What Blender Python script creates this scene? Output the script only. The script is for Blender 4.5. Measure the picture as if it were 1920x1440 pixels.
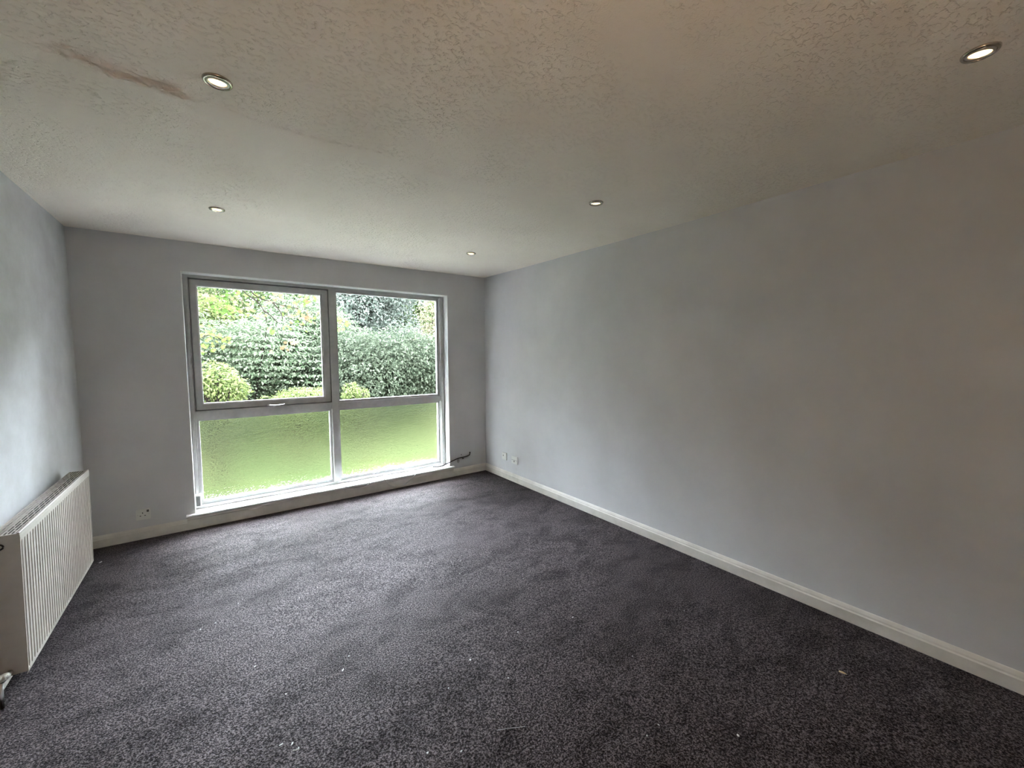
import bpy, bmesh, math, random
import numpy as np
from mathutils import Vector, Matrix, noise as mnoise

for o in list(bpy.data.objects): bpy.data.objects.remove(o)
SC = bpy.context.scene
COL = SC.collection

# ------------------------------------------------------------------ camera
CAM = Vector((-2.7433, -4.3187, 1.4606))
RT = Vector((0.80664, -0.59102, -0.00435)); UP = Vector((0.04554, 0.05481, 0.99746)); FW = Vector((0.58928, 0.80479, -0.07113))
FPX = 761.57
cd = bpy.data.cameras.new('camera'); cam = bpy.data.objects.new('camera', cd); COL.objects.link(cam)
cam.matrix_world = Matrix(((RT.x, UP.x, -FW.x, CAM.x), (RT.y, UP.y, -FW.y, CAM.y), (RT.z, UP.z, -FW.z, CAM.z), (0, 0, 0, 1)))
cd.sensor_fit = 'HORIZONTAL'; cd.sensor_width = 36.0; cd.lens = FPX / 1920 * 36; cd.clip_start = 0.02; cd.clip_end = 300
SC.camera = cam

# ------------------------------------------------------------------ sky (overcast) and exposure
wd = bpy.data.worlds.new('overcast_sky'); SC.world = wd; wd.use_nodes = True
nt = wd.node_tree; nt.nodes.clear()
wo = nt.nodes.new('ShaderNodeOutputWorld'); bg = nt.nodes.new('ShaderNodeBackground')
tc = nt.nodes.new('ShaderNodeTexCoord'); sx = nt.nodes.new('ShaderNodeSeparateXYZ'); mr = nt.nodes.new('ShaderNodeMapRange')
rp = nt.nodes.new('ShaderNodeValToRGB')
nt.links.new(tc.outputs['Generated'], sx.inputs[0]); nt.links.new(sx.outputs['Z'], mr.inputs[0])
mr.inputs[1].default_value = -0.2; mr.inputs[2].default_value = 1.0
nt.links.new(mr.outputs[0], rp.inputs[0])
rp.color_ramp.elements[0].color = (0.60, 0.66, 0.74, 1); rp.color_ramp.elements[1].color = (0.86, 0.93, 1.12, 1)
nt.links.new(rp.outputs[0], bg.inputs[0]); nt.links.new(bg.outputs[0], wo.inputs[0])
bg.inputs[1].default_value = 2.6
SC.view_settings.view_transform = 'Standard'; SC.view_settings.look = 'None'
SC.view_settings.gamma = 1.0; SC.view_settings.use_curve_mapping = False
SC.view_settings.exposure = 5.58
GLOBE = 2.7     # radiance of the added uplighter's lamp
LAMP_W = .10      # watts of each recessed lamp

# ------------------------------------------------------------------ helpers
def at(u, v, axis, val):
    d = RT * ((u - 960) / FPX) + UP * ((720 - v) / FPX) + FW
    return CAM + d * ((val - CAM[axis]) / d[axis])

class MB:
    def __init__(s): s.v = []; s.f = []
    def box(s, x0, x1, y0, y1, z0, z1):
        b = len(s.v)
        s.v += [(x, y, z) for z in (z0, z1) for y in (y0, y1) for x in (x0, x1)]
        s.f += [tuple(b + i for i in q) for q in ((0, 2, 3, 1), (4, 5, 7, 6), (0, 1, 5, 4), (2, 6, 7, 3), (0, 4, 6, 2), (1, 3, 7, 5))]
        return s
    def prism(s, prof, a, b, fn):
        """prof: closed list of 2-D points; fn(p, t) -> 3-D point, t = a or b"""
        o = len(s.v); n = len(prof)
        s.v += [fn(p, a) for p in prof] + [fn(p, b) for p in prof]
        s.f += [(o + i, o + (i + 1) % n, o + n + (i + 1) % n, o + n + i) for i in range(n)]
        s.f += [tuple(o + i for i in reversed(range(n))), tuple(o + n + i for i in range(n))]
        return s
    def tube(s, pts, r, n=8, cap=True):
        pts = [Vector(p) for p in pts]; o = len(s.v); m = len(pts)
        for i, p in enumerate(pts):
            t = (pts[min(i + 1, m - 1)] - pts[max(i - 1, 0)]).normalized()
            a = t.cross(Vector((0, 0, 1)));
            if a.length < 1e-3: a = t.cross(Vector((1, 0, 0)))
            a.normalize(); b = t.cross(a)
            rr = r[i] if isinstance(r, (list, tuple)) else r
            for k in range(n):
                th = 2 * math.pi * k / n; q = p + (a * math.cos(th) + b * math.sin(th)) * rr; s.v.append(tuple(q))
        for i in range(m - 1):
            for k in range(n):
                s.f.append((o + i * n + k, o + i * n + (k + 1) % n, o + (i + 1) * n + (k + 1) % n, o + (i + 1) * n + k))
        if cap:
            s.f.append(tuple(o + k for k in reversed(range(n)))); s.f.append(tuple(o + (m - 1) * n + k for k in range(n)))
        return s
    def lathe(s, prof, n=32, M=None, close=False):
        o = len(s.v); m = len(prof)
        for (r, z) in prof:
            for k in range(n):
                th = 2 * math.pi * k / n; p = Vector((r * math.cos(th), r * math.sin(th), z))
                s.v.append(tuple(M @ p if M else p))
        for i in range(m - 1 if not close else m):
            for k in range(n):
                j = (i + 1) % m
                s.f.append((o + i * n + k, o + i * n + (k + 1) % n, o + j * n + (k + 1) % n, o + j * n + k))
        return s
    def build(s, name, mat, parent=None, bevel=0, smooth=False):
        me = bpy.data.meshes.new(name); me.from_pydata([tuple(v) for v in s.v], [], s.f); me.validate()
        bm = bmesh.new(); bm.from_mesh(me); bmesh.ops.recalc_face_normals(bm, faces=bm.faces)
        if bevel: bmesh.ops.bevel(bm, geom=[e for e in bm.edges if len(e.link_faces) == 2 and e.calc_face_angle(0) > .5], offset=bevel, segments=2, affect='EDGES', clamp_overlap=True)
        bm.to_mesh(me); bm.free()
        if smooth:
            for p in me.polygons: p.use_smooth = True
        me.materials.append(mat)
        o = bpy.data.objects.new(name, me); COL.objects.link(o)
        if parent: o.parent = parent
        return o

def local(o, origin):
    """move mesh data of a world-space mesh so that the object's origin sits at origin"""
    origin = Vector(origin); o.data.transform(Matrix.Translation(-origin)); o.location = origin
    return o
def tag(o, label=None, cat=None, group=None, kind=None):
    if label: o['label'] = label
    if cat: o['category'] = cat
    if group: o['group'] = group
    if kind: o['kind'] = kind
    return o
def empty(name, loc=(0, 0, 0), parent=None):
    o = bpy.data.objects.new(name, None); o.location = loc; o.empty_display_size = .05; COL.objects.link(o)
    if parent: o.parent = parent
    return o
def structure(o): o['kind'] = 'structure'; return o

# ------------------------------------------------------------------ materials
def newmat(name):
    m = bpy.data.materials.new(name); m.use_nodes = True; m.node_tree.nodes.clear(); return m, m.node_tree
def N(t, k, **kw):
    n = t.nodes.new(k)
    for a, b in kw.items(): setattr(n, a, b)
    return n
def ramp(t, fac, stops):
    r = N(t, 'ShaderNodeValToRGB'); e = r.color_ramp.elements
    while len(e) < len(stops): e.new(.5)
    for i, (p, c) in enumerate(stops): e[i].position = p; e[i].color = (*c, 1) if len(c) == 3 else c
    t.links.new(fac, r.inputs[0]); return r.outputs[0]
def noise_tex(t, vec, scale, detail=3, rough=.5, dist=0):
    n = N(t, 'ShaderNodeTexNoise'); n.inputs['Scale'].default_value = scale; n.inputs['Detail'].default_value = detail
    n.inputs['Roughness'].default_value = rough; n.inputs['Distortion'].default_value = dist
    if vec: t.links.new(vec, n.inputs['Vector'])
    return n.outputs['Fac']
def mapping(t, scale=(1, 1, 1), rot=(0, 0, 0)):
    g = N(t, 'ShaderNodeNewGeometry'); m = N(t, 'ShaderNodeMapping'); m.inputs['Scale'].default_value = scale; m.inputs['Rotation'].default_value = rot
    t.links.new(g.outputs['Position'], m.inputs['Vector']); return m.outputs[0]
def paint(name, c0, c1, rough=.6, scale=3, bump=0, bscale=80, spec=.3, metal=0):
    m, t = newmat(name); v = mapping(t)
    p = N(t, 'ShaderNodeBsdfPrincipled'); o = N(t, 'ShaderNodeOutputMaterial')
    t.links.new(ramp(t, noise_tex(t, v, scale, 5, .6), [(.35, c0), (.65, c1)]), p.inputs['Base Color'])
    p.inputs['Roughness'].default_value = rough; p.inputs['Specular IOR Level'].default_value = spec; p.inputs['Metallic'].default_value = metal
    if bump:
        b = N(t, 'ShaderNodeBump'); b.inputs['Strength'].default_value = bump; b.inputs['Distance'].default_value = .002
        t.links.new(noise_tex(t, v, bscale, 4), b.inputs['Height']); t.links.new(b.outputs[0], p.inputs['Normal'])
    t.links.new(p.outputs[0], o.inputs[0]); return m

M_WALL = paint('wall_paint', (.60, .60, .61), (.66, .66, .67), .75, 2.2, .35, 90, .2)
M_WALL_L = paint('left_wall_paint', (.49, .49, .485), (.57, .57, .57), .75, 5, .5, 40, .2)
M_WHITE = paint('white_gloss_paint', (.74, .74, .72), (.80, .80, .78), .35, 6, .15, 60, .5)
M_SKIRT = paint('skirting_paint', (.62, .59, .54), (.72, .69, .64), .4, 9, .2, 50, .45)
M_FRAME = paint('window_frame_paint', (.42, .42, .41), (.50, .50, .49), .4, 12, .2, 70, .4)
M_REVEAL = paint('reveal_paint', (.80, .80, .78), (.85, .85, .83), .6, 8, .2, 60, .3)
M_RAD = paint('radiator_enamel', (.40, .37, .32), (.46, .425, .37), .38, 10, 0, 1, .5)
M_RADDARK = paint('radiator_inside_shade', (.05, .045, .04), (.08, .07, .06), .8)  # dark colour stands in for the shade behind the grille slots
M_PLASTIC = paint('white_plastic', (.70, .70, .67), (.74, .74, .71), .4, 30)
M_GREYP = paint('grey_plastic', (.10, .10, .095), (.15, .15, .145), .5, 30)
M_BLACK = paint('black_rubber', (.012, .012, .012), (.02, .018, .018), .6, 30)
M_CHROME = paint('brushed_metal', (.42, .38, .33), (.55, .50, .44), .25, 40, 0, 1, .5, 1.0)
M_STEEL = paint('steel_metal', (.55, .55, .55), (.65, .65, .65), .3, 40, 0, 1, .5, 1.0)
M_CABLE = paint('cable_sheath', (.60, .60, .58), (.68, .68, .66), .45, 30)
M_GREYC = paint('grey_cable_sheath', (.20, .20, .20), (.28, .28, .27), .45, 30)
M_FLECK = paint('fleck', (.38, .37, .34), (.50, .48, .45), .8, 60)
M_STRAW = paint('dry_leaf', (.60, .48, .28), (.72, .60, .38), .7, 60)
M_DUST = paint('plaster_dust', (.22, .21, .20), (.50, .49, .47), .9, 120, .6, 200)
M_BRICK = paint('outer_wall', (.30, .17, .12), (.38, .22, .16), .9, 20)

# ceiling: artex relief, patchy
def ceiling_mat():
    m, t = newmat('textured_ceiling'); p = N(t, 'ShaderNodeBsdfPrincipled'); o = N(t, 'ShaderNodeOutputMaterial')
    v = mapping(t); vs = mapping(t, (1, 1.5, 1), (0, 0, .15))
    t.links.new(ramp(t, noise_tex(t, v, 1.6, 5, .6), [(.3, (.835, .775, .69)), (.7, (.89, .83, .745))]), p.inputs['Base Color'])
    p.inputs['Roughness'].default_value = .85; p.inputs['Specular IOR Level'].default_value = .15
    a = ramp(t, noise_tex(t, vs, 48, 2, .5, .5), [(.36, (0, 0, 0)), (.46, (1, 1, 1))])
    f = noise_tex(t, v, 160, 3, .6)
    k = ramp(t, noise_tex(t, v, 2.1, 3, .6), [(.36, (.15, .15, .15)), (.58, (1, 1, 1))])
    at_ = N(t, 'ShaderNodeAttribute', attribute_name='filler'); iv = N(t, 'ShaderNodeMath', operation='MULTIPLY_ADD'); t.links.new(at_.outputs['Fac'], iv.inputs[0]); iv.inputs[1].default_value = -.95; iv.inputs[2].default_value = 1.0
    k2 = N(t, 'ShaderNodeMath', operation='MULTIPLY'); t.links.new(k, k2.inputs[0]); t.links.new(iv.outputs[0], k2.inputs[1]); k = k2.outputs[0]
    mu = N(t, 'ShaderNodeMath', operation='MULTIPLY'); t.links.new(a, mu.inputs[0]); t.links.new(k, mu.inputs[1])
    ad = N(t, 'ShaderNodeMath', operation='MULTIPLY_ADD'); t.links.new(f, ad.inputs[0]); ad.inputs[1].default_value = .45; t.links.new(mu.outputs[0], ad.inputs[2])
    b = N(t, 'ShaderNodeBump'); b.inputs['Strength'].default_value = .7; b.inputs['Distance'].default_value = .005
    t.links.new(ad.outputs[0], b.inputs['Height']); t.links.new(b.outputs[0], p.inputs['Normal'])
    t.links.new(p.outputs[0], o.inputs[0]); return m
M_CEIL = ceiling_mat()

def carpet_mat():
    m, t = newmat('dark_grey_carpet'); p = N(t, 'ShaderNodeBsdfPrincipled'); o = N(t, 'ShaderNodeOutputMaterial')
    v = mapping(t); vs = mapping(t, (1, 1.7, 1), (0, 0, -.5))
    fine = noise_tex(t, v, 175, 2, .6)
    tuft = noise_tex(t, v, 105, 2, .6)
    patch = noise_tex(t, vs, 3.6, 5, .62, .6)
    mx = N(t, 'ShaderNodeMath', operation='MULTIPLY_ADD'); t.links.new(tuft, mx.inputs[0]); mx.inputs[1].default_value = .45; t.links.new(fine, mx.inputs[2])
    c = ramp(t, mx.outputs[0], [(.56, (.0028, .0018, .0016)), (.72, (.0220, .0160, .0145)), (.86, (.096, .076, .072))])
    pc = ramp(t, patch, [(.36, (.62, .62, .62)), (.52, (1, 1, 1)), (.66, (1.1, 1.1, 1.1))])
    mm = N(t, 'ShaderNodeMix', data_type='RGBA', blend_type='MULTIPLY'); mm.inputs[0].default_value = 1
    t.links.new(c, mm.inputs[6]); t.links.new(pc, mm.inputs[7]); t.links.new(mm.outputs[2], p.inputs['Base Color'])
    p.inputs['Roughness'].default_value = .58; p.inputs['Specular Tint'].default_value = (.92, .84, .92, 1)
    sg = ramp(t, mx.outputs[0], [(.58, (.011, .011, .011)), (.72, (.055, .055, .055)), (.88, (.20, .20, .20))])
    sp = N(t, 'ShaderNodeMath', operation='MULTIPLY'); t.links.new(sg, sp.inputs[0]); t.links.new(pc, sp.inputs[1]); t.links.new(sp.outputs[0], p.inputs['Specular IOR Level'])
    sw = ramp(t, patch, [(.36, (.65, .65, .65)), (.56, (1, 1, 1))])
    p.inputs['Sheen Roughness'].default_value = .45; p.inputs['Sheen Tint'].default_value = (.86, .80, .92, 1)
    sm = N(t, 'ShaderNodeMath', operation='MULTIPLY'); t.links.new(sw, sm.inputs[0]); sm.inputs[1].default_value = .10; t.links.new(sm.outputs[0], p.inputs['Sheen Weight'])
    b = N(t, 'ShaderNodeBump'); b.inputs['Strength'].default_value = .9; b.inputs['Distance'].default_value = .006
    t.links.new(mx.outputs[0], b.inputs['Height'])
    b2 = N(t, 'ShaderNodeBump'); b2.inputs['Strength'].default_value = .2; b2.inputs['Distance'].default_value = .02
    t.links.new(patch, b2.inputs['Height']); t.links.new(b2.outputs[0], b.inputs['Normal'])
    t.links.new(b.outputs[0], p.inputs['Normal']); t.links.new(p.outputs[0], o.inputs[0]); return m
M_CARPET = carpet_mat()

def clear_glass():
    m, t = newmat('clear_glass'); o = N(t, 'ShaderNodeOutputMaterial'); tr = N(t, 'ShaderNodeBsdfTransparent'); gl = N(t, 'ShaderNodeBsdfGlossy')
    tr.inputs[0].default_value = (.96, .98, .96, 1); gl.inputs['Roughness'].default_value = .02
    fr = N(t, 'ShaderNodeFresnel'); fr.inputs[0].default_value = 1.3; mx = N(t, 'ShaderNodeMixShader')
    t.links.new(fr.outputs[0], mx.inputs[0]); t.links.new(tr.outputs[0], mx.inputs[1]); t.links.new(gl.outputs[0], mx.inputs[2]); t.links.new(mx.outputs[0], o.inputs[0]); return m
M_GLASS = clear_glass()
def obscured_glass():
    m, t = newmat('obscured_glass'); o = N(t, 'ShaderNodeOutputMaterial'); g = N(t, 'ShaderNodeBsdfRefraction')
    g.inputs['Color'].default_value = (.97, .985, .94, 1); g.inputs['Roughness'].default_value = .17; g.inputs['IOR'].default_value = 1.35
    v = mapping(t, (1, 1, 1.5)); b = N(t, 'ShaderNodeBump'); b.inputs['Strength'].default_value = .7; b.inputs['Distance'].default_value = .005
    t.links.new(noise_tex(t, v, 62, 2, .5, 1.2), b.inputs['Height']); t.links.new(b.outputs[0], g.inputs['Normal'])
    t.links.new(g.outputs[0], o.inputs[0]); return m
M_OBSC = obscured_glass()
def emis(name, c, s):
    m, t = newmat(name); o = N(t, 'ShaderNodeOutputMaterial'); e = N(t, 'ShaderNodeEmission'); e.inputs[0].default_value = (*c, 1); e.inputs[1].default_value = s
    t.links.new(e.outputs[0], o.inputs[0]); return m
M_BULB = emis('lit_bulb', (1.0, .60, .27), .10)

LEAF = .33
def leaf_mat(name, stops, trans=.5):
    m, t = newmat(name); o = N(t, 'ShaderNodeOutputMaterial'); g = N(t, 'ShaderNodeNewGeometry')
    c = ramp(t, g.outputs['Random Per Island'], [(p, tuple(k * LEAF for k in q)) for p, q in stops])
    d = N(t, 'ShaderNodeBsdfPrincipled'); d.inputs['Roughness'].default_value = .6; d.inputs['Specular IOR Level'].default_value = .02
    tr = N(t, 'ShaderNodeBsdfTranslucent'); mx = N(t, 'ShaderNodeMixShader'); mx.inputs[0].default_value = trans
    t.links.new(c, d.inputs['Base Color']); t.links.new(c, tr.inputs['Color'])
    t.links.new(d.outputs[0], mx.inputs[1]); t.links.new(tr.outputs[0], mx.inputs[2]); t.links.new(mx.outputs[0], o.inputs[0]); return m
M_BARK = paint('bark', (.0035, .0028, .0022), (.009, .0075, .006), 1.0, 14, 0, 1, .0)
M_LAWN = paint('lawn_grass', (.0085, .0145, .0055), (.0225, .0225, .0100), 1.0, .55, .6, 30, .0)

# ------------------------------------------------------------------ room shell
W = 3.5694; H = 2.4; YB = -5.6
OX0, OX1, OZ0, OZ1 = -2.932, -0.510, 0.10, 2.158      # window opening in the back wall

def floor_mesh():
    nx, ny = 90, 130; xs = np.linspace(-W - .1, .1, nx); ys = np.linspace(YB - .1, .05, ny); v = []; f = []
    for y in ys:
        for x in xs:
            v.append((x, y, .0035 * mnoise.noise(Vector((x * 1.6, y * 1.6, 3)))-.0018))
    for j in range(ny - 1):
        for i in range(nx - 1): f.append((j * nx + i, j * nx + i + 1, (j + 1) * nx + i + 1, (j + 1) * nx + i))
    me = bpy.data.meshes.new('floor'); me.from_pydata(v, [], f); me.materials.append(M_CARPET)
    for p in me.polygons: p.use_smooth = True
    o = bpy.data.objects.new('floor', me); COL.objects.link(o); return o
structure(floor_mesh())

SEAM = [(-3.6, -2.46), (-3.08, -2.45), (-2.98, -2.42), (-2.78, -2.41), (-2.56, -2.36), (-2.33, -2.35), (-2.11, -2.39), (-1.85, -2.385), (-1.59, -2.365), (-1.22, -2.44), (-.83, -2.53), (0.05, -2.60)]
def seam_y(x):
    for (a, b), (c, d) in zip(SEAM, SEAM[1:]):
        if x <= c: return b + (d - b) * max(0, (x - a)) / (c - a)
    return SEAM[-1][1]
def ss(a, b, x):
    t = max(0, min(1, (x - a) / (b - a))); return t * t * (3 - 2 * t)
def ceil_z(x, y):
    z = H + .013 * math.exp(-(y / .6) ** 2) * ss(-2.5, 0, x) - .007 * math.exp(-((y + 2.6) / .8) ** 2) * ss(-1.6, 0, x)
    d = y - seam_y(x)                                     # taped plasterboard joint: a low raised band
    fade = .58 * (1 - .8 * ss(-1.15, -.6, x))
    z -= .0065 * ss(-.012, .012, d + .004 * mnoise.noise(Vector((x * 9, 0, 0)))) * (1 - ss(.10, .17, d)) * fade
    z -= .0012 * mnoise.noise(Vector((x * 2.3, y * 2.3, 0)))
    z += .0035 * math.exp(-((d - .004 * mnoise.noise(Vector((x * 9, 0, 0)))) / .0065) ** 2) * (.5 + .5 * mnoise.noise(Vector((x * 4, 3, 0))))
    # torn and filled patch of plaster
    w = ss(-3.16, -3.05, x) * (1 - ss(-2.82, -2.74, x)) * math.exp(-((d - .01) / .034) ** 2)
    if w > .01:
        n = mnoise.noise(Vector((x * 16, y * 42, 5))) + .5 * mnoise.noise(Vector((x * 50, y * 90, 1)))
        z -= w * (.005 + .027 * n)
    # two hairline cracks
    for (cx0, cx1, cy) in ((-1.83, -1.66, .012), (-1.80, -1.72, .045)):
        if cx0 < x < cx1 and abs(d - cy) < .006: z += .003
    return z
def ceiling_mesh():
    xs = list(np.arange(-W - .05, -2.60, .0075)) + list(np.arange(-2.60, .06, .02))
    ys = list(np.arange(YB - .05, -2.66, .08)) + list(np.arange(-2.66, -2.16, .005)) + list(np.arange(-2.16, .04, .05)) + [.04]
    nx = len(xs); v = [(x, y, ceil_z(x, y)) for y in ys for x in xs]; f = []
    for j in range(len(ys) - 1):
        for i in range(nx - 1): f.append((j * nx + i, (j + 1) * nx + i, (j + 1) * nx + i + 1, j * nx + i + 1))
    me = bpy.data.meshes.new('ceiling'); me.from_pydata(v, [], f); me.materials.append(M_CEIL)
    at_ = me.attributes.new('filler', 'FLOAT', 'POINT')      # the taped joint is smooth filler without the artex relief
    at_.data.foreach_set('value', [math.exp(-((p[1] - seam_y(p[0]) - .065) / .075) ** 2) for p in v])
    for p in me.polygons: p.use_smooth = True
    o = bpy.data.objects.new('ceiling', me); COL.objects.link(o); return o
structure(ceiling_mesh())
structure(MB().box(-W - .3, .3, YB - .3, .3, 2.46, 2.66).build('trim_9', M_BRICK))   # slab over the ceiling

b = MB()
for (x0, x1, z0, z1) in ((-W - .3, OX0, -.6, 2.46), (OX1, .3, -.6, 2.46), (OX0, OX1, OZ1, 2.46), (OX0, OX1, -.6, OZ0)):
    b.box(x0, x1, 0, .02, z0, z1)
structure(b.build('wall_back', M_WALL))
b = MB()
for (x0, x1, z0, z1) in ((-W - .3, OX0, -.6, 2.66), (OX1, .3, -.6, 2.66), (OX0, OX1, OZ1, 2.66), (OX0, OX1, -.6, OZ0)):
    b.box(x0, x1, .02, .28, z0, z1)
structure(b.build('wall_outer', M_BRICK))
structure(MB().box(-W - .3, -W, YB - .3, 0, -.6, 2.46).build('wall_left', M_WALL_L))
structure(MB().box(0, .3, YB - .3, 0, -.6, 2.46).build('wall_right', M_WALL))
structure(MB().box(-W, 0, YB - .3, YB, -.6, 2.46).build('wall_front', M_WALL))

# skirting boards: chamfered top
SK = [(0, 0), (.018, 0), (.018, .060), (.0135, .066), (.012, .074), (.006, .086), (.003, .0902), (0, .0902)]
structure(MB().prism(SK, YB, -.0, lambda p, t: (-p[0], t, p[1])).build('baseboard_right', M_SKIRT))
structure(MB().prism(SK, YB, -.0, lambda p, t: (-W + p[0] * .8, t, p[1])).build('baseboard_left', M_SKIRT))
structure(MB().prism(SK, -W, -2.985, lambda p, t: (t, -p[0], p[1])).build('baseboard_back', M_SKIRT))
structure(MB().prism(SK, -.475, 0, lambda p, t: (t, -p[0], p[1])).build('baseboard_back', M_SKIRT))
structure(MB().prism(SK, -W, 0, lambda p, t: (t, YB + p[0], p[1])).build('baseboard_front', M_SKIRT))

# ------------------------------------------------------------------ window
win = structure(empty('window_1', ((OX0 + OX1) / 2, .15, .12)))
def wpart(mb, name, mat, parent=win, bevel=.002):
    o = mb.build(name, mat, None, bevel); bpy.context.view_layer.update()
    base = parent.location.copy() if parent is win else Vector((0, 0, 0))
    o.parent = parent; o.data.transform(Matrix.Translation(-win.location)); return o
structure(MB().box(OX0, OX1, .20, .40, .02, .085).build('trim_4', paint('added_ledge', (.44, .44, .42), (.52, .52, .50), .8)))   # added outer ledge that bounces skylight up to the ceiling
# plaster lining of the opening
r = MB()
r.box(OX0, OX0 + .004, -.001, .125, .12, OZ1); r.box(OX1 - .004, OX1, -.001, .125, .12, OZ1); r.box(OX0, OX1, -.001, .125, OZ1 - .004, OZ1)
structure(r.build('trim_1', M_REVEAL))
# outer frame (fixed): two steps
Y0 = .12
f = MB()
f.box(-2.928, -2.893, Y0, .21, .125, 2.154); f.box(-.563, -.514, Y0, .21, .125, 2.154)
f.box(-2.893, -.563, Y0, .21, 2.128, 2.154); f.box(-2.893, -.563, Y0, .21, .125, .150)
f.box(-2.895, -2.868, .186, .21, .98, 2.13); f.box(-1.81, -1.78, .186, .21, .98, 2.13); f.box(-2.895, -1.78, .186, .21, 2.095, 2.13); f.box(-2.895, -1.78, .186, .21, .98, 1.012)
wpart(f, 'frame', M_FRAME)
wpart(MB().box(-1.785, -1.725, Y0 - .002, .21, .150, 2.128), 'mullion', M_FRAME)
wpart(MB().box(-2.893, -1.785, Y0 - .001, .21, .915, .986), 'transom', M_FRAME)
wpart(MB().box(-1.725, -.563, Y0 - .001, .21, .912, .975), 'transom', M_FRAME)
def bead(x0, x1, z0, z1, w, y0, y1, name, zb=None, mat=None):
    m = MB(); zb = zb or w
    m.box(x0, x0 + w, y0, y1, z0, z1); m.box(x1 - w, x1, y0, y1, z0, z1)
    m.box(x0 + w, x1 - w, y0, y1, z1 - w, z1); m.box(x0 + w, x1 - w, y0, y1, z0, z0 + zb)
    return wpart(m, name, mat or M_FRAME, win, .002)
bead(-1.725, -.563, .975, 2.128, .022, .145, .19, 'glazing_bead', .022)
bead(-1.725, -.563, .150, .912, .018, .145, .19, 'glazing_bead', .028)
bead(-2.893, -1.785, .150, .915, .020, .145, .19, 'glazing_bead', .028)
# narrow inner stop strips either side of the opening
wpart(MB().box(-.558, -.523, .100, .121, .135, 2.135), 'stop_strip', M_FRAME)
wpart(MB().box(-2.922, -2.903, .100, .121, .135, 2.135), 'stop_strip', M_FRAME)
# opening sash, slightly proud
sash = empty('sash', (0, 0, 0), win)
def spart(mb, name, mat, bevel=.0025):
    o = mb.build(name, mat, None, bevel); o.parent = sash; o.data.transform(Matrix.Translation(-win.location)); return o
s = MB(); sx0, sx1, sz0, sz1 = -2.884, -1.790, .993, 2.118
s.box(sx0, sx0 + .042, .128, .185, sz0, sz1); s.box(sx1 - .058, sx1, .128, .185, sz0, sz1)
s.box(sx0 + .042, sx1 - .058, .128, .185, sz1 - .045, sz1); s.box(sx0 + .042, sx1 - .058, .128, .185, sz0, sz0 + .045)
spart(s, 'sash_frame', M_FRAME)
s = MB(); a0, a1, c0, c1 = sx0 + .042, sx1 - .058, sz0 + .045, sz1 - .045
s.box(a0, a0 + .010, .142, .175, c0, c1); s.box(a1 - .010, a1, .142, .175, c0, c1); s.box(a0, a1, .142, .175, c1 - .010, c1); s.box(a0, a1, .142, .175, c0, c0 + .012)
spart(s, 'sash_bead', M_WHITE)
spart(MB().box(a0 + .002, a1 - .002, .157, .161, c0 + .002, c1 - .002), 'glass_pane', M_GLASS, 0)
wpart(MB().box(-1.722, -.566, .163, .167, .978, 2.125), 'glass_pane', M_GLASS, win, 0)
wpart(MB().box(-1.722, -.566, .163, .167, .153, .910), 'obscured_pane', M_OBSC, win, 0)
wpart(MB().box(-2.890, -1.788, .163, .167, .153, .913), 'obscured_pane', M_OBSC, win, 0)
# sash handle (stay) on the lower rail
hb = MB().box(-2.358, -2.328, .100, .128, .992, 1.012)
hb.tube([(-2.343, .108, 1.000), (-2.343, .092, .998), (-2.30, .088, .993), (-2.235, .090, .996), (-2.215, .094, 1.000)], [.006, .007, .007, .006, .005], 8)
hb.lathe([(.001, -.014), (.008, -.013), (.010, -.004), (.008, .002), (.001, .003)], 12, Matrix.Translation((-2.305, .098, .992)))
spart(hb, 'handle', M_STEEL, 0)
# small white box at the foot of the left jamb
e = MB().box(-2.926, -2.886, .060, .119, .158, .262)
wpart(e, 'end_box', M_WHITE, win, .002)
wpart(MB().box(-2.921, -2.894, .057, .0605, .166, .250), 'box_face', M_GREYP, win, .001)

# sill board with rounded nose, and the boxed apron under it
prof = [(.14, .122), (.14, .102), (-.030, .108), (-.037, .111), (-.041, .118), (-.039, .125), (-.032, .129)]
structure(MB().prism(prof, -2.990, -.462, lambda p, t: (t, p[0], p[1])).build('trim_2', M_WHITE, None, .0015))
ap = [(.02, 0), (-.021, 0), (-.021, .082), (-.026, .088), (-.026, .107), (.02, .107)]
structure(MB().prism(ap, -2.985, -.475, lambda p, t: (t, p[0], p[1])).build('trim_3', M_SKIRT))

# ------------------------------------------------------------------ downlights
def make_downlight(tilt):
    root = empty('downlight')
    MB().lathe([(.0435, .002), (.0440, -.002), (.0415, -.006), (.0370, -.0075), (.0350, -.005), (.0345, .002)], 40).build('bezel', M_CHROME, root, 0, True)
    T = Matrix.Rotation(tilt, 4, 'X')
    ir = MB().lathe([(.0340, .000), (.0335, -.006), (.0290, -.0075), (.0262, -.005), (.0255, .004)], 36, T).build('inner_ring', M_STEEL, root, 0, True)
    MB().lathe([(.0255, -.002), (.022, -.0048), (.014, -.0062), (.006, -.0068), (.0002, -.007)], 28, T).build('bulb', M_BULB, ir, 0, True)
    return root
DL = [(-2.690, -2.548, 'recessed ceiling downlight nearest the torn plaster patch, brass rim, lit'),
      (-2.684, -1.055, 'small lit downlight in the ceiling above the left window pane'),
      (-.795, -2.546, 'lit downlight at the middle of the ceiling near the right wall'),
      (-.782, -1.010, 'small lit downlight in the ceiling by the window end of the right wall'),
      (-.764, -4.105, 'brightest glaring downlight in the top right of the photograph'),
      (-2.690, -4.100, 'lit downlight behind the viewpoint, outside the picture')]
proto = None
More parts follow.
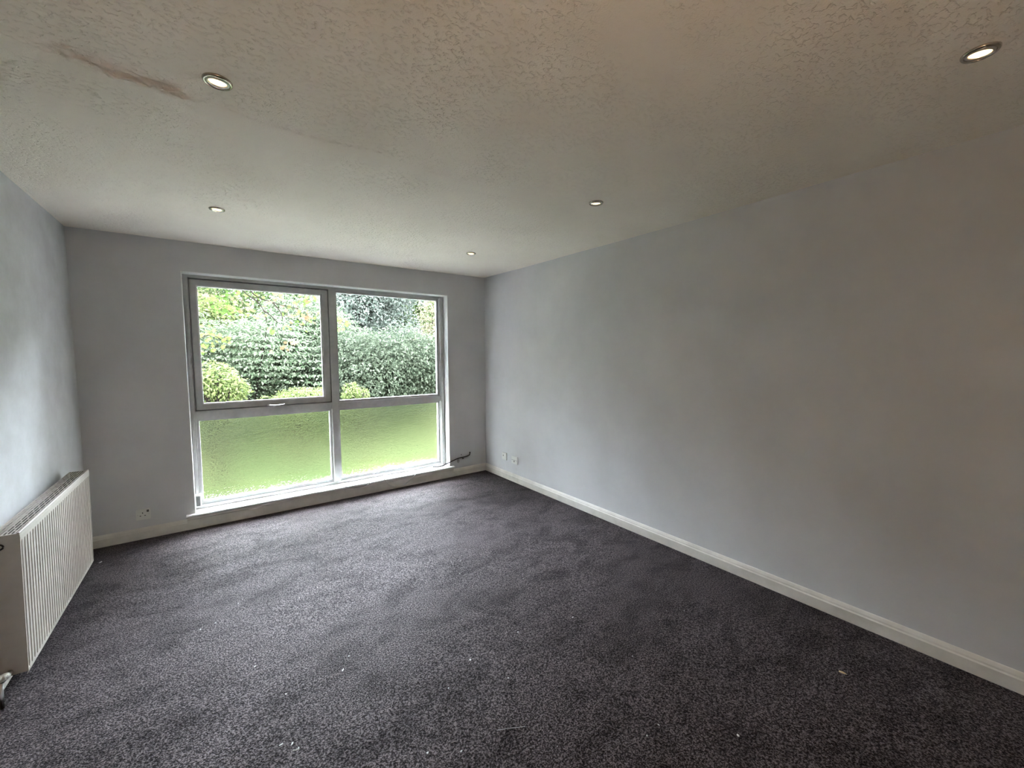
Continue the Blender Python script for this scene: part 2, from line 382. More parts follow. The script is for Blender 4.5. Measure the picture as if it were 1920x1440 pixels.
for i, (x, y, lab) in enumerate(DL):
    if proto is None: root = proto = make_downlight(.10)
    else:
        root = proto.copy(); COL.objects.link(root)
        for ch in list(proto.children):
            c = ch.copy(); COL.objects.link(c); c.parent = root
            for gch in list(ch.children): e_ = gch.copy(); COL.objects.link(e_); e_.parent = c
    root.location = (x, y, ceil_z(x, y) - .001); root.rotation_euler = (0, 0, (.3, 1.9, -.8, 2.6, -.4, 1)[i])
    tag(root, lab, 'downlight', 'recessed downlights in the ceiling')
    ld = bpy.data.lights.new('lamp_light', 'SPOT'); ld.energy = LAMP_W; ld.color = (1.0, .66, .38); ld.spot_size = 2.0; ld.spot_blend = 1.0; ld.shadow_soft_size = .025
    lo = bpy.data.objects.new('lamp_light', ld); COL.objects.link(lo); lo.location = (x, y, ceil_z(x, y) - .022)

# added fill light: an unseen uplighter behind the viewpoint, warming the ceiling
upl = empty('added_uplighter', (-2.70, -4.75, 0)); tag(upl, 'added bowl uplighter behind the viewpoint, outside the picture, warming the ceiling', 'fill lamp')
MB().lathe([(.0002, .002), (.13, .002), (.13, .018), (.03, .03), (.0002, .03)], 28).build('base', M_STEEL, upl, 0, True)
MB().tube([(0, 0, .02), (0, 0, 1.30)], .011, 12).build('pole', M_STEEL, upl)
MB().lathe([(.0002, 1.29), (.05, 1.295), (.12, 1.34), (.155, 1.40), (.150, 1.40), (.115, 1.345), (.05, 1.30), (.0002, 1.297)], 32).build('bowl', M_PLASTIC, upl, 0, True)
MB().lathe([(.0002, 1.378), (.10, 1.378), (.10, 1.372), (.0002, 1.372)], 28).build('lit_disc', emis('fill_lamp_disc', (1.0, .66, .40), GLOBE), upl)

# ------------------------------------------------------------------ radiator
RY0, RY1 = -1.715, -.520; RH = .63
rad = empty('radiator', (-3.509, (RY0 + RY1) / 2, .085)); tag(rad, 'cream white double panel radiator with ribbed front on the left wall', 'radiator')
XF, XB = .052, -.036                        # local x of front and back faces
hy = (RY1 - RY0) / 2
def rad_panel(x, sgn, name):
    pitch = .0332; n = 36; amp = .0075; ys = []; L = 2 * hy
    marg = (L - n * pitch) / 2
    prof = [(0, 0)]
    for k in range(n):
        y0 = marg + k * pitch
        prof += [(y0 + .008, 0), (y0 + .0135, 1), (y0 + .0175, 1), (y0 + .023, 0)]
    prof.append((L, 0))
    zs = [(.0, 0), (.012, 0), (.022, 0), (.036, 1), (RH - .058, 1), (RH - .036, 0), (RH - .018, 0), (RH - .006, 0), (RH, 0)]
    off = [.004, 0, 0, 0, 0, 0, 0, .001, .007]
    v = []; f = []; m = len(prof)
    for (z, g), o_ in zip(zs, off):
        for (y, d) in prof: v.append((x - sgn * (d * g * amp + o_), -hy + y, z))
    for j in range(len(zs) - 1):
        for i in range(m - 1): f.append((j * m + i, j * m + i + 1, (j + 1) * m + i + 1, (j + 1) * m + i))
    mb = MB(); mb.v = v; mb.f = f
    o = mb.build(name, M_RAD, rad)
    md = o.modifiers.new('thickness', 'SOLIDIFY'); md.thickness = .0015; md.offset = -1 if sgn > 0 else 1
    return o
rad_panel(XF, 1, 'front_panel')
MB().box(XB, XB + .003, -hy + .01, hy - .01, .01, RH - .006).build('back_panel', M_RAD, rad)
fin = MB(); fin.box(XB + .004, XF - .012, -hy + .01, hy - .01, RH - .045, RH - .040)  # dark sheet under the grille, shade painted into the slots
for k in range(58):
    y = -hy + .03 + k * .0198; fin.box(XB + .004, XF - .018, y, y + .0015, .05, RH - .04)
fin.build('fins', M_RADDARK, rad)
for sg in (-1, 1):
    sp = MB().box(XB, XF - .001, sg * hy - (.0015 if sg > 0 else 0), sg * hy + (0 if sg > 0 else .0015), .012, RH - .0095)
    sp.build('side_panel', M_RAD, rad, .0004)
# grille: long bars with staggered cross webs
g = MB(); gx0, gx1 = XB, XF - .007; nb = 7; st = (gx1 - gx0) / nb; zt = RH - .004
for k in range(nb + 1):
    g.box(gx0 + k * st - .0016, gx0 + k * st + .0016, -hy + .004, hy - .004, zt - .001, zt + .001)
for k in range(nb):
    y = -hy + .006 + (k % 2) * .039
    while y < hy - .008:
        g.box(gx0 + k * st, gx0 + (k + 1) * st, y, y + .006, zt - .001, zt + .0008); y += .078
g.box(gx0 - .002, XF - .002, -hy - .0012, -hy + .006, zt - .0075, zt + .001); g.box(gx0 - .002, XF - .002, hy - .006, hy + .0012, zt - .0075, zt + .001)
g.build('top_grille', M_RAD, rad)
# front lip folded over the top
MB().prism([(XF - .009, RH - .006), (XF - .001, RH - .006), (XF - .0005, RH - .002), (XF - .003, RH + .001), (XF - .009, RH + .001)], -hy, hy, lambda p, t: (p[0], t, p[1])).build('top_lip', M_RAD, rad)
# dark oval grommet on the near side panel
ring = []
for k in range(24):
    a = 2 * math.pi * k / 24; ring.append((XF - .068 + .021 * math.cos(a), -hy - .003, RH - .05 + .0135 * math.sin(a)))
MB().tube(ring + [ring[0], ring[1]], .0034, 8, False).build('rubber_ring', M_BLACK, rad, 0, True)
# valve and pipe
vb = MB().lathe([(.001, .020), (.012, .019), (.0145, .010), (.0145, -.022), (.012, -.026), (.001, -.027)], 20, Matrix.Translation((-.004, -hy - .060, .045)) @ Matrix.Rotation(1.05, 4, 'Y') @ Matrix.Rotation(.4, 4, 'X'))
vbody = MB().tube([(.0, -hy - .002, .030), (.0, -hy - .030, .030), (-.006, -hy - .058, .030)], .009, 12).build('valve_body', M_STEEL, rad, 0, True)
vb.build('valve_cap', M_PLASTIC, vbody, 0, True)
MB().tube([(-.010, -hy - .060, .022), (-.010, -hy - .062, -.03), (-.010, -hy - .062, -.084)], .0075, 12).build('pipe', M_STEEL, rad, 0, True)
for sg in (-.4, .4):
    MB().box(XB - .018, XB + .001, sg - .02, sg + .02, .10, RH - .06).build('wall_bracket', M_RAD, rad)
rad.rotation_euler = (0, math.radians(1.0), 0)

# ------------------------------------------------------------------ sockets and plates
def plate_box(name, w, h, d, mat, parent, loc=(0, 0, 0)):
    o = MB().box(-w / 2, w / 2, -d, 0, -h / 2, h / 2).build(name, mat, parent, .0025); o.location = loc; return o
sk = empty('wall_socket', (-3.256, 0, .199)); tag(sk, 'white square mains socket plate on the wall left of the window', 'socket')
fp = plate_box('face_plate', .088, .086, .009, M_PLASTIC, sk)
for (x, z, w, h) in ((-.004, .012, .005, .010), (-.018, -.010, .009, .005), (.010, -.010, .009, .005)):
    MB().box(x - w / 2, x + w / 2, -.0096, -.0085, z - h / 2, z + h / 2).build('pin_slot', M_BLACK, fp)
for x in (-.034, .034):
    MB().lathe([(.0033, -.0), (.0033, .0012), (.0002, .0014)], 14, Matrix.Translation((x, -.0088, 0)) @ Matrix.Rotation(math.pi / 2, 4, 'X')).build('screw', M_STEEL, fp)
sw = MB().box(.021, .035, -.0125, -.0085, .016, .034).build('rocker_switch', M_GREYP, fp, .001)
p1 = empty('aerial_plate', (0, -.426, .263)); p1.rotation_euler.z = -math.pi / 2
tag(p1, 'white wall plate with one centre hole on the right wall, nearer the window', 'outlet')
fp = plate_box('face_plate', .086, .086, .016, M_PLASTIC, p1)
MB().lathe([(.0075, -.002), (.0075, .002), (.0045, .0025), (.004, -.002)], 18, Matrix.Translation((-.012, -.0165, .008)) @ Matrix.Rotation(math.pi / 2, 4, 'X')).build('jack', M_GREYP, fp)
for z in (-.033, .033): MB().lathe([(.003, 0), (.003, .0012), (.0002, .0014)], 12, Matrix.Translation((-.005, -.0160, z)) @ Matrix.Rotation(math.pi / 2, 4, 'X')).build('screw', M_STEEL, fp)
p2 = empty('phone_plate', (0, -.628, .256)); p2.rotation_euler.z = -math.pi / 2
tag(p2, 'white wall plate on the right wall, the one further from the window', 'outlet')
fp = plate_box('face_plate', .110, .088, .014, M_PLASTIC, p2)
MB().box(-.052, .052, -.0148, -.0135, -.0012, .0012).build('cover_seam', M_GREYP, fp)
MB().box(-.010, .006, -.0152, -.0135, -.022, -.008).build('jack', M_GREYP, fp)

# ------------------------------------------------------------------ cables on the sill
def smooth_pts(P, n=8):
    P = [Vector(p) for p in P]; out = []
    for i in range(len(P) - 1):
        a = P[max(i - 1, 0)]; b_ = P[i]; c = P[i + 1]; d = P[min(i + 2, len(P) - 1)]
        for k in range(n):
            t = k / n; out.append(.5 * ((2 * b_) + (c - a) * t + (2 * a - 5 * b_ + 4 * c - d) * t * t + (3 * b_ - a - 3 * c + d) * t ** 3))
    out.append(P[-1]); return out
def cable(name, P, r, mat, lab, cat='cable'):
    o = MB().tube(smooth_pts(P), r, 8).build(name, mat, None, 0, True); local(o, P[0]); tag(o, lab, cat); return o
A = lambda u, v, ax, val: tuple(at(u, v, ax, val))
zc = .1325
# black lead out of the wall hole to the end of the sill
cable('black_cable', [A(881, 849, 1, -.012), A(880, 853, 1, -.012), A(873, 856, 1, -.014), A(862, 858.5, 1, -.016), A(853, 862, 1, -.014), A(844, 866.5, 1, -.012), A(836, 870, 1, -.006), A(831, 873, 2, zc), A(822, 875, 2, zc), A(812, 875, 2, zc + .01)],
      .0055, M_BLACK, 'black cable coming out of the wall hole right of the window')
cable('white_cable', [A(641, 911, 2, zc), A(644, 907, 2, zc + .012), A(648, 913, 2, zc), A(656, 914.5, 1, -.034), A(670, 914, 1, -.036), A(684, 911, 1, -.032), A(694, 906, 2, zc), A(696, 900, 2, zc), A(700, 892, 2, zc),
                      A(712, 882, 1, .06), A(724, 875, 1, .07), A(736, 874.5, 1, .07), A(752, 879, 1, .06), A(766, 881.5, 2, zc), A(782, 882, 2, zc), A(797, 878, 2, zc), A(808, 875, 2, zc)],
      .0040, M_GREYC, 'thin grey cable rising in a low arch across the white sill')
cable('white_cable', [A(724, 886, 2, zc), A(719.5, 890, 2, zc), A(720, 897, 1, -.044), A(727, 906, 1, -.05), A(737, 912, 1, -.055), A(748, 912.5, 1, -.055), A(759, 908, 1, -.05), A(770, 899, 1, -.046), A(778, 891, 1, -.043), A(783, 885, 2, zc + .004), A(792, 880, 2, zc), A(803, 876.5, 2, zc), A(820, 873, 2, zc), A(830, 871, 2, zc)],
      .0046, M_CABLE, 'off-white cable looping down over the front edge of the sill')
cable('grey_wire', [A(646, 903, 2, zc), A(665, 896.5, 2, zc - .001), A(690, 892, 2, zc - .001), A(697, 890, 2, zc - .001)], .0018, M_GREYC, 'short thin grey wire lying along the back of the sill')
# clip and plug pieces
def blob(name, p, s, mat, lab, cat, seed=1, zfac=.5, elong=1.0, rot=0):
    bm = bmesh.new(); bmesh.ops.create_icosphere(bm, subdivisions=1, radius=1)
    rnd = random.Random(seed)
    for v in bm.verts:
        k = 1 + rnd.uniform(-.35, .35); x, y = v.co.x * k * elong, v.co.y * k
        v.co = Vector(((x * math.cos(rot) - y * math.sin(rot)) * s, (x * math.sin(rot) + y * math.cos(rot)) * s, v.co.z * k * s * zfac))
    me = bpy.data.meshes.new(name); bm.to_mesh(me); bm.free(); me.materials.append(mat)
    o = bpy.data.objects.new(name, me); COL.objects.link(o); o.location = p
    tag(o, lab, cat); return o
cn = empty('cable_connector', at(806, 873, 2, .140)); tag(cn, 'white cable connector lying at the right end of the sill', 'connector')
MB().tube([(-.030, .0, 0), (-.022, .0, 0), (.022, 0, 0), (.028, 0, 0)], [.005, .009, .009, .006], 12).build('connector_body', M_PLASTIC, cn, 0, True)
MB().tube([(.028, 0, 0), (.045, .002, -.001)], .005, 10).build('strain_relief', M_GREYP, cn, 0, True)
for (u, v, s, lab) in ((702, 899, .007, 'white cable clip standing beside the arching cable on the sill'), (724, 893, .006, 'small grey screw lying on the sill, left one of the pair'), (730, 894.5, .006, 'small grey screw lying on the sill, right one of the pair')):
    p = at(u, v, 2, .133)
    if 'clip' in lab:
        o = MB().tube([(-.012, 0, 0), (-.006, 0, .008), (.004, 0, .009), (.010, 0, .003), (.012, 0, -.002)], .0022, 8).build('cable_clip', M_PLASTIC, None, 0, True); o.location = p; tag(o, lab, 'clip')
    else:
        o = empty('screw', p); tag(o, lab, 'screw')
        MB().tube([(-.006, 0, 0), (.012, .002, 0)], .0018, 8).build('shank', M_STEEL, o); MB().tube([(-.009, 0, 0), (-.006, 0, 0)], [.0045, .0038], 10).build('head', M_STEEL, o)
# hole broken in the plaster with dust below it
h = MB().lathe([(.010, 0), (.007, .0015), (.0002, .0012)], 14, Matrix.Translation(at(881, 848.5, 1, -.001)) @ Matrix.Rotation(math.pi / 2, 4, 'X')).build('cable_hole', M_BLACK)
local(h, at(881, 848.5, 1, -.001)); tag(h, 'dark hole in the back wall where the black cable enters', 'hole')
h = MB().lathe([(.006, 0), (.004, .0015), (.0002, .0012)], 12, Matrix.Translation(at(865, 852.5, 1, -.001)) @ Matrix.Rotation(math.pi / 2, 4, 'X')).build('screw_hole', M_BLACK)
local(h, at(865, 852.5, 1, -.001)); tag(h, 'tiny dark screw hole just above the black cable', 'hole')
blob('frayed_tape', at(868, 859.5, 1, -.012), .012, M_BLACK, 'frayed scrap of black tape under the black cable', 'tape', 4, .6, 1.5, .2)
blob('plaster_scar', at(859, 864, 1, -.001), .016, M_DUST, 'rough pale plaster scar on the wall under the black cable', 'scar', 6, 1.6, 1.3, 0).scale = (1, .12, 1)

# ------------------------------------------------------------------ flecks on the carpet
FL = [(447, 1131, .006), (478, 1249, .006), (643, 1256, .010), (654, 1230, .009), (862, 1075, .007), (981, 1085, .006), (1115, 1011, .006), (971, 1185, .009), (1074, 1157, .009),
      (536, 1301, .007), (527, 1396, .007), (548, 1394, .008), (404, 1168, .007), (376, 1180, .007), (595, 1101, .006), (561, 1121, .006), (865, 1408, .006),
      (1213, 1379, .008), (921, 926, .007), (805, 910, .006), (1186, 1230, .005), (1235, 1359, .005), (863, 1052, .006), (841, 1290, .005), (1283, 1145, .005), (1250, 1145, .004), (953, 1271, .006), (1615, 1322, .005), (1045, 1399, .004), (640, 1072, .004), (700, 1040, .004), (775, 1000, .004)]
rnd = random.Random(7)
for i, (u, v, s) in enumerate(FL):
    p = at(u, v, 2, .003)
    o = blob('lint_fleck', p, s * .42, M_FLECK, 'tiny white fleck of lint lying on the dark grey carpet', 'fleck', 20 + i, .4, 1 + rnd.random() * 1.4, rnd.random() * 3)
    o['group'] = 'white flecks scattered over the carpet'
blob('plaster_crumb', at(802, 1411, 2, .004), .004, M_FLECK, 'larger white plaster crumb on the carpet at the bottom edge, left of centre', 'crumb', 90, .6, 1.2)
blob('plaster_crumb', at(882, 1237, 2, .004), .004, M_FLECK, 'angular white plaster crumb in the middle of the carpet', 'crumb', 91, .5, 1.4, 2)
blob('plaster_crumb', at(1384, 1379, 2, .004), .004, M_FLECK, 'white plaster crumb on the carpet near the bottom right', 'crumb', 92, .5, 1.4, 1)
blob('plaster_crumb', at(188, 1054, 2, .004), .008, M_FLECK, 'white plaster crumb on the carpet at the window end of the radiator', 'crumb', 93, .4, 1.8, 1)
lf = MB(); p0 = at(1573, 1259, 2, .006); p1_ = at(1589, 1265, 2, .003); dirv = (p1_ - p0); sd = Vector((-dirv.y, dirv.x, 0)).normalized()
lf.v = [tuple(p0 - sd * .004), tuple(p0 + sd * .004 + Vector((0, 0, .003))), tuple((p0 + p1_) / 2 + sd * .005 + Vector((0, 0, .004))), tuple(p1_), tuple((p0 + p1_) / 2 - sd * .004), tuple(p0 + Vector((0, 0, -.002)))]
lf.f = [(0, 1, 2, 4), (4, 2, 3), (5, 1, 2), (5, 2, 3)]
o = lf.build('dry_leaf', M_STRAW); local(o, p0); tag(o, 'small pale tan leaf flake on the carpet towards the right wall', 'leaf')
cable('white_thread', [A(933, 1369, 2, .004), A(950, 1366, 2, .004), A(968, 1364, 2, .004), A(985, 1362, 2, .004)], 0.0006, M_GREYC, 'fine pale thread lying straight on the foreground carpet', 'thread')
cable('curled_lint', [A(549, 1407, 2, .004), A(555, 1406, 2, .005), A(560, 1403, 2, .004), A(560, 1401, 2, .004)], .0016, M_FLECK, 'curled white lint on the carpet at the bottom left', 'lint')

# ------------------------------------------------------------------ outside
GZ = -.9
def ground_z(x, y): return GZ + max(0, y - 5.5) * .10
def lawn():
    xs = np.linspace(-30, 40, 90); ys = np.concatenate([[.28], np.linspace(.8, 45, 80)]); nx = len(xs)
    v = [(x, y, ground_z(x, y) + .08 * mnoise.noise(Vector((x * .5, y * .5, 0)))) for y in ys for x in xs]; f = []
    for j in range(len(ys) - 1):
        for i in range(nx - 1): f.append((j * nx + i, j * nx + i + 1, (j + 1) * nx + i + 1, (j + 1) * nx + i))
    me = bpy.data.meshes.new('lawn'); me.from_pydata([tuple(map(float, p)) for p in v], [], f); me.materials.append(M_LAWN)
    o = bpy.data.objects.new('lawn', me); COL.objects.link(o); structure(o)
lawn()

def leaf_cloud(name, C, R, n, L, mat, parent, seed, shell=.25, up=.6, wid=.5, droop=.25, lump=.25, kind='stuff', tiers=0):
    """n folded leaves over lumpy ellipsoids: C centres, R radii"""
    rg = np.random.default_rng(seed); C = np.array(C, float); R = np.array(R, float)
    wgt = (R[:, 0] * R[:, 2]); idx = rg.choice(len(C), n, p=wgt / wgt.sum())
    d = rg.normal(size=(n, 3)); d /= np.linalg.norm(d, axis=1)[:, None]
    d[:, 1] -= .25; d /= np.linalg.norm(d, axis=1)[:, None]
    ph = rg.uniform(0, 6.28, 3)
    lm = 1 + lump * (np.sin(d[:, 0] * 7 + ph[0] + idx) * np.sin(d[:, 2] * 8 + ph[1] + idx * 2) * .6 + .4 * np.sin(d[:, 1] * 15 + d[:, 0] * 12 + ph[2]))
    rad_ = (1 - shell * rg.random(n) ** 1.5) * lm
    P = C[idx] + d * R[idx] * rad_[:, None]
    if tiers: P[:, 2] += tiers * .35 * np.sin(P[:, 2] * 6.283 / tiers + P[:, 0] * 2.1)
    nrm = d * (1 - up) + np.array([0, -.15, 1.0]) * up + rg.normal(size=(n, 3)) * .38; nrm /= np.linalg.norm(nrm, axis=1)[:, None]
    t = d + rg.normal(size=(n, 3)) * .6; t[:, 2] -= droop; t -= nrm * (t * nrm).sum(1)[:, None]; t /= np.linalg.norm(t, axis=1)[:, None]
    b_ = np.cross(nrm, t); l = (L * rg.uniform(.65, 1.25, n))[:, None]
    v = np.empty((n, 4, 3)); v[:, 0] = P; v[:, 1] = P + t * l * .45 + b_ * l * wid * .5 + nrm * l * .10; v[:, 2] = P + t * l - nrm * l * .12; v[:, 3] = P + t * l * .45 - b_ * l * wid * .5 + nrm * l * .10
    v = v.reshape(-1, 3); k = np.arange(n) * 4
    fc = np.stack([k, k + 1, k + 2, k, k + 2, k + 3], 1).reshape(-1)
    me = bpy.data.meshes.new(name); me.vertices.add(len(v)); me.vertices.foreach_set('co', v.astype(np.float32).ravel())
    me.loops.add(len(fc)); me.loops.foreach_set('vertex_index', fc.astype(np.int32)); me.polygons.add(2 * n)
    me.polygons.foreach_set('loop_start', np.arange(0, len(fc), 3, dtype=np.int32)); me.update(calc_edges=True); me.materials.append(mat)
    o = bpy.data.objects.new(name, me); COL.objects.link(o)
    if parent: o.parent = parent; o.data.transform(Matrix.Translation(-parent.location))
    if kind: o['kind'] = kind
    return o
def ls(*cols): return [(i / max(1, len(cols) - 1), c) for i, c in enumerate(cols)]
M_PALE = leaf_mat('pale_green_leaves', ls((.05, .08, .038), (.115, .15, .085), (.20, .24, .145), (.31, .34, .24)))
M_PALE2 = leaf_mat('mid_pale_leaves', ls((.03, .043, .024), (.06, .074, .045), (.10, .12, .075), (.155, .175, .12)))
M_BLUE = leaf_mat('bluegreen_leaves', ls((.055, .075, .055), (.11, .13, .10), (.17, .19, .155), (.25, .26, .225)))
M_LIME = leaf_mat('lime_leaves', ls((.07, .10, .03), (.13, .17, .05), (.19, .225, .075), (.25, .27, .12)), .45)
M_AUT = leaf_mat('autumn_leaves', ls((.15, .175, .085), (.22, .23, .13), (.27, .235, .14), (.28, .20, .13)), .45)
M_MID = leaf_mat('mid_green_leaves', ls((.04, .065, .025), (.08, .12, .04), (.13, .175, .065), (.19, .235, .10)))
M_DARK = leaf_mat('far_green_leaves', ls((.04, .07, .03), (.08, .12, .05), (.12, .17, .07)))

def plant(name, u, v, Y, w, h, mat, n, L, lab, cat, group, seed, blobs=9, trunk=True, base=None, **kw):
    """crown centred on the line of sight through pixel u,v at depth Y; w,h real half-sizes"""
    c = at(u, v, 1, Y); gz = ground_z(c.x, Y); rg = random.Random(seed)
    root = empty(name, (c.x, Y, gz)); tag(root, lab, cat, group)
    Cs, Rs = [], []
    for i in range(blobs):
        a = rg.uniform(0, 6.28); q = rg.uniform(.2, .75)
        Cs.append((c.x + math.cos(a) * w * q, Y + rg.uniform(-.5, .5) * w * .7, c.z + math.sin(a) * h * q)); s = rg.uniform(.38, .62)
        Rs.append((w * s, w * s * .8, h * s))
    leaf_cloud('foliage', Cs, Rs, n, L, mat, root, seed, **kw)
    if trunk:
        m = MB(); m.tube([(0, 0, -.05), (rg.uniform(-.1, .1), 0, (c.z - gz) * .5), (rg.uniform(-.2, .2), 0, c.z - gz)], [.09, .07, .04], 8)
        m.build('trunk', M_BARK, root)
        for i in range(7):
            e_ = Vector(Cs[i % blobs]) - root.location; st_ = Vector((0, 0, (c.z - gz) * rg.uniform(.25, .7)))
            MB().tube([st_, (st_ + e_) / 2 + Vector((0, -.1, .12)), e_ + Vector((0, -w * .3, h * .2))], [.035, .022, .008], 6).build('branch', M_BARK, root)
    return root
GS = 'shrubs beyond the lawn'; GT = 'trees behind the shrubs'
plant('dogwood_shrub', 470, 690, 8.0, 2.1, 1.7, M_PALE, 34000, .085, 'large pale green layered shrub filling the middle of the left pane', 'shrub', GS, 11, 14, tiers=.17, up=.55)
plant('dogwood_shrub', 700, 690, 7.2, 2.0, 1.25, M_PALE2, 32000, .085, 'broad pale green layered shrub across the lower half of the right pane', 'shrub', GS, 12, 13, up=.5)
plant('dogwood_shrub', 575, 650, 8.8, 1.8, 1.6, M_PALE, 24000, .09, 'pale green shrub behind the window mullion', 'shrub', GS, 13, 11, tiers=.17, up=.55)
plant('dogwood_shrub', 800, 710, 8.6, 1.8, 1.3, M_PALE2, 20000, .09, 'pale green shrub at the right edge of the right pane', 'shrub', GS, 14, 10, up=.5)
plant('dogwood_shrub', 395, 680, 10.0, 1.6, 1.5, M_PALE, 16000, .09, 'pale shrub low at the left edge of the left pane', 'shrub', GS, 15, 10, tiers=.22, up=.6)
plant('lime_shrub', 405, 735, 4.2, .55, .42, M_LIME, 4200, .06, 'bright lime green bush in the lower left corner of the left pane', 'shrub', GS, 16, 7)
plant('lime_shrub', 672, 742, 4.8, .28, .30, M_LIME, 1500, .055, 'small yellow-green bush low in the right pane beside the mullion', 'shrub', GS, 17, 5)
plant('lime_shrub', 560, 748, 5.2, .8, .20, M_LIME, 3200, .055, 'low yellow-green bush along the bottom edge of the left pane', 'shrub', GS, 18, 7)
plant('grey_green_tree', 690, 585, 12.0, 2.3, 2.2, M_BLUE, 26000, .13, 'grey-green dense tree at the top of the right pane', 'tree', GT, 21, 13, up=.5)
plant('yellow_tree', 814, 628, 7.9, .62, 1.5, M_AUT, 5000, .085, 'yellow and orange autumn tree at the right edge of the right pane', 'tree', GT, 22, 10, up=.5)
plant('lime_tree', 775, 560, 15.0, 1.8, 2.0, M_MID, 9000, .14, 'fresh green tree above the right pane between grey-green and autumn trees', 'tree', GT, 23, 9)
plant('lime_tree', 400, 640, 11.0, 1.0, 1.1, M_LIME, 6000, .13, 'lime green tree at the left edge of the left pane, half way up', 'tree', GT, 24, 8)
plant('yellow_tree', 415, 606, 15.0, 2.2, 1.2, M_AUT, 9000, .13, 'pale yellow autumn tree at the top left of the left pane', 'tree', GT, 25, 9)
plant('green_tree', 520, 590, 14.5, 2.4, 2.0, M_MID, 16000, .14, 'mid green tree at the top middle of the left pane', 'tree', GT, 26, 11)
plant('orange_tree', 590, 560, 13.0, 1.2, 1.6, M_AUT, 7000, .13, 'orange-tinted tree at the top right of the left pane', 'tree', GT, 27, 8)
plant('green_tree', 640, 560, 17.0, 2.4, 2.6, M_MID, 14000, .15, 'mid green tree at the top left of the right pane', 'tree', GT, 28, 10)
for i, (u, v, Y, w, h, lab) in enumerate(((215, 560, 19, 3.8, 5.5, 'leftmost'), (570, 500, 23, 4.6, 8.0, 'second from the left'), (735, 500, 27, 5.4, 9.0, 'third from the left'), (915, 520, 20.5, 4, 7.0, 'rightmost'))):
    plant('hedge_tree', u, v, Y, w, h, M_DARK, 26000, .26, lab + ' of the four dark green trees furthest back', 'tree', GT, 40 + i, 12)

# added pale slab along the building, to bounce skylight onto the ceiling
structure(MB().box(-12, 12, .28, 1.0, -1.0, -.55).build('added_paving', paint('bounce_paving', (.64, .63, .60), (.74, .73, .70), .85, 3, .4, 60)))
# added unseen trees beside the lawn, placed to shade the room's side walls
def side_tree(x, y, w, h, seed, lab):
    gz = ground_z(x, y); rg = random.Random(seed); root = empty('added_shade_tree', (x, y, gz)); tag(root, lab, 'tree', 'added shade trees beside the lawn')
    Cs = [(x + rg.uniform(-.5, .5) * w, y + rg.uniform(-.5, .5) * w, gz + h * rg.uniform(.25, .85)) for i in range(14)]
    Rs = [(w * rg.uniform(.45, .65), w * rg.uniform(.45, .65), h * rg.uniform(.16, .24)) for i in range(14)]
    leaf_cloud('foliage', Cs, Rs, 14000, .32, M_DARK, root, seed)
    MB().tube([(0, 0, -.05), (.1, 0, h * .4), (0, .1, h * .8)], [.2, .15, .06], 10).build('trunk', M_BARK, root)
side_tree(-6.4, 5.2, 2.6, 7.5, 61, 'added shade tree left of the lawn nearest the building, outside the picture')
side_tree(-8.4, 9.2, 3.2, 9.5, 62, 'added shade tree left of the lawn in the middle of its row, outside the picture')
side_tree(-9.0, 14.5, 3.6, 10.5, 63, 'added shade tree left of the lawn furthest from the building, outside the picture')
side_tree(8.6, 7.4, 3.0, 9.0, 65, 'added shade tree right of the lawn, outside the picture')
# maple boughs hanging close outside the left pane: every leaf its own part
def maple_leaf_mesh(mat, name):
    pr_ = []
    lob = [(0, 1.0), (.35, .50), (.75, .92), (1.1, .48), (1.6, .70), (2.1, .38), (2.7, .42)]
    pts = [(a, r_) for a, r_ in lob]; full = [(-a, r_) for a, r_ in reversed(pts[1:])] + pts
    v = [(0, -.25, 0)]
    for a, r_ in full: v.append((math.sin(a) * r_ * .62, math.cos(a) * r_ * .62 , -.10 * r_ * abs(math.sin(a)) - .08 * r_ * r_))
    f = [(0, i, i + 1) for i in range(1, len(v) - 1)] + [(0, len(v) - 1, 1)]
    me = bpy.data.meshes.new(name); me.from_pydata(v, [], f); me.materials.append(mat); return me
def flat_leaf(name, c):
    m, t = newmat(name); o = N(t, 'ShaderNodeOutputMaterial'); oi = N(t, 'ShaderNodeObjectInfo')
    c = tuple(k * LEAF for k in c); cc = ramp(t, oi.outputs['Random'], ls(tuple(k * .6 for k in c), c, tuple(min(.6, k * 1.4) for k in c)))
    d = N(t, 'ShaderNodeBsdfDiffuse'); tr = N(t, 'ShaderNodeBsdfTranslucent'); mx = N(t, 'ShaderNodeMixShader'); mx.inputs[0].default_value = .5
    t.links.new(cc, d.inputs[0]); t.links.new(cc, tr.inputs[0]); t.links.new(d.outputs[0], mx.inputs[1]); t.links.new(tr.outputs[0], mx.inputs[2]); t.links.new(mx.outputs[0], o.inputs[0]); return m
LM = [maple_leaf_mesh(flat_leaf('maple_green', (.075, .13, .03)), 'leaf'), maple_leaf_mesh(flat_leaf('maple_lime', (.14, .18, .05)), 'leaf'), maple_leaf_mesh(flat_leaf('maple_rust', (.18, .12, .065)), 'leaf')]
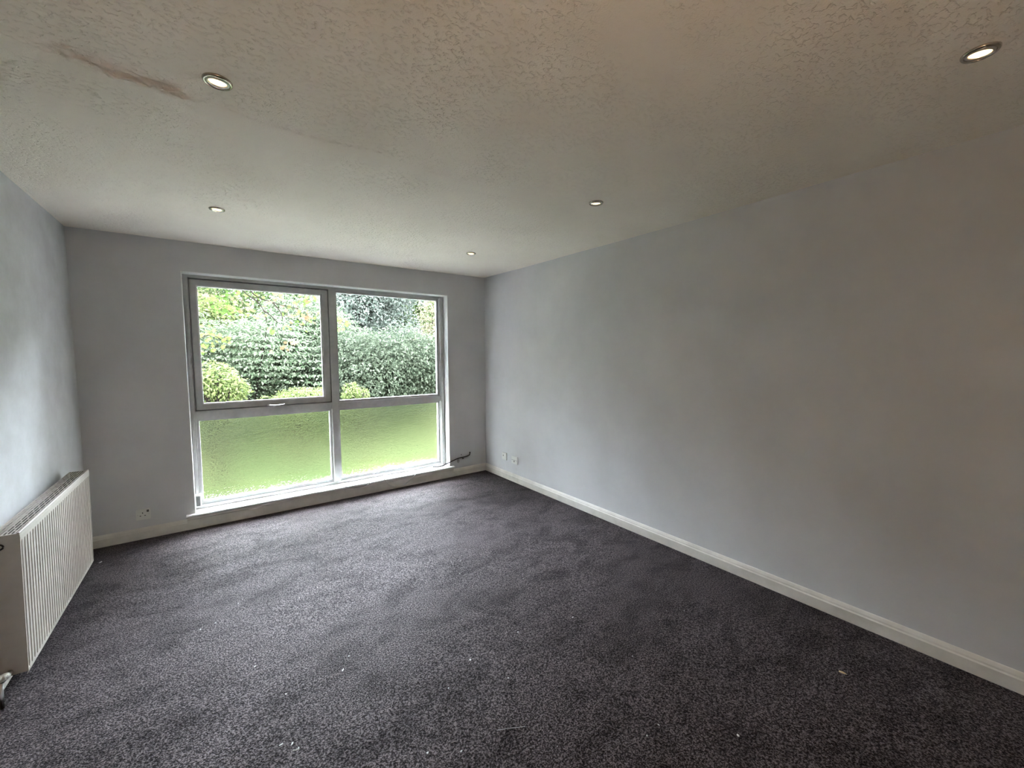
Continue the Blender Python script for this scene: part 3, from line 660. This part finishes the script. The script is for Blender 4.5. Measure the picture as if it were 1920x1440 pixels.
def bough(name, paths, leaves, seed, lab, sizes=(.06, .095)):
    rg = random.Random(seed); p0 = Vector(paths[0][0]); root = empty(name, p0); tag(root, lab, 'branch', 'maple boughs outside the window')
    for P in paths:
        P = [Vector(p) - p0 for p in P]; n = len(P)
        MB().tube(smooth_pts(P, 5), [max(.0035, .011 - .008 * i / (n * 5)) for i in range((n - 1) * 5 + 1)], 6).build('twig', M_BARK, root)
    for (u, v, Y, m_, k, sp) in leaves:
        for i in range(k):
            p = at(u + rg.gauss(0, sp), v + rg.gauss(0, sp * .55), 1, Y + rg.uniform(-.25, .25)) - p0
            o = bpy.data.objects.new('leaf', LM[m_ if rg.random() < .8 else rg.randrange(3)]); COL.objects.link(o); o.parent = root
            o.location = p; o.scale = (rg.uniform(*sizes),) * 3; o.rotation_euler = (rg.gauss(-.5, .5) + math.pi * .9, rg.gauss(0, .5), rg.uniform(-1.2, 1.2) + math.pi)
    return root
Y = 2.6
bough('maple_bough', [[A(435, 505, 1, Y), A(458, 547, 1, Y), A(480, 563, 1, Y), A(494, 582, 1, Y), A(500, 605, 1, Y)], [A(430, 490, 1, Y), A(475, 551, 1, Y), A(510, 566, 1, Y), A(535, 574, 1, Y), A(560, 578, 1, Y)], [A(494, 582, 1, Y), A(508, 592, 1, Y), A(520, 605, 1, Y)], [A(510, 566, 1, Y), A(526, 585, 1, Y), A(530, 600, 1, Y)]],
      [(400, 562, 2.6, 0, 12, 11), (430, 568, 2.6, 0, 16, 15), (450, 555, 2.7, 0, 12, 10), (410, 582, 2.6, 0, 8, 8), (428, 583, 2.6, 0, 9, 8), (447, 583, 2.7, 0, 8, 7), (470, 580, 2.7, 1, 6, 9), (490, 592, 2.7, 1, 5, 6),
       (530, 560, 2.8, 2, 9, 10), (500, 565, 2.8, 1, 10, 14), (560, 566, 2.9, 1, 16, 16), (580, 562, 2.9, 0, 12, 12), (550, 590, 2.9, 1, 12, 16), (575, 600, 2.9, 2, 14, 14), (590, 590, 3.0, 2, 8, 8), (540, 618, 3.0, 1, 5, 6), (511, 622, 2.9, 0, 4, 5), (525, 655, 3.0, 2, 4, 6), (552, 645, 3.0, 2, 5, 5), (560, 605, 3.0, 0, 8, 12)], 5,
      'maple bough with green and rust leaves hanging across the top of the left pane')
bough('maple_bough', [[A(335, 660, 1, 3.2), A(365, 640, 1, 3.2), A(395, 628, 1, 3.2), A(420, 640, 1, 3.2)]],
      [(385, 625, 3.2, 1, 14, 13), (400, 632, 3.2, 1, 14, 12), (420, 640, 3.2, 1, 7, 8), (385, 650, 3.2, 1, 9, 9), (418, 652, 3.2, 1, 3, 4), (380, 662, 3.2, 1, 4, 4)], 6,
      'lime green maple bough at the left edge of the left pane')
bough('maple_bough', [[A(618, 585, 1, 3.0), A(632, 598, 1, 3.0), A(645, 605, 1, 3.0)]],
      [(640, 600, 3.0, 1, 10, 7), (648, 608, 3.0, 1, 6, 6), (637, 618, 3.0, 1, 4, 4)], 8,
      'small lime green maple sprig beside the mullion in the right pane')
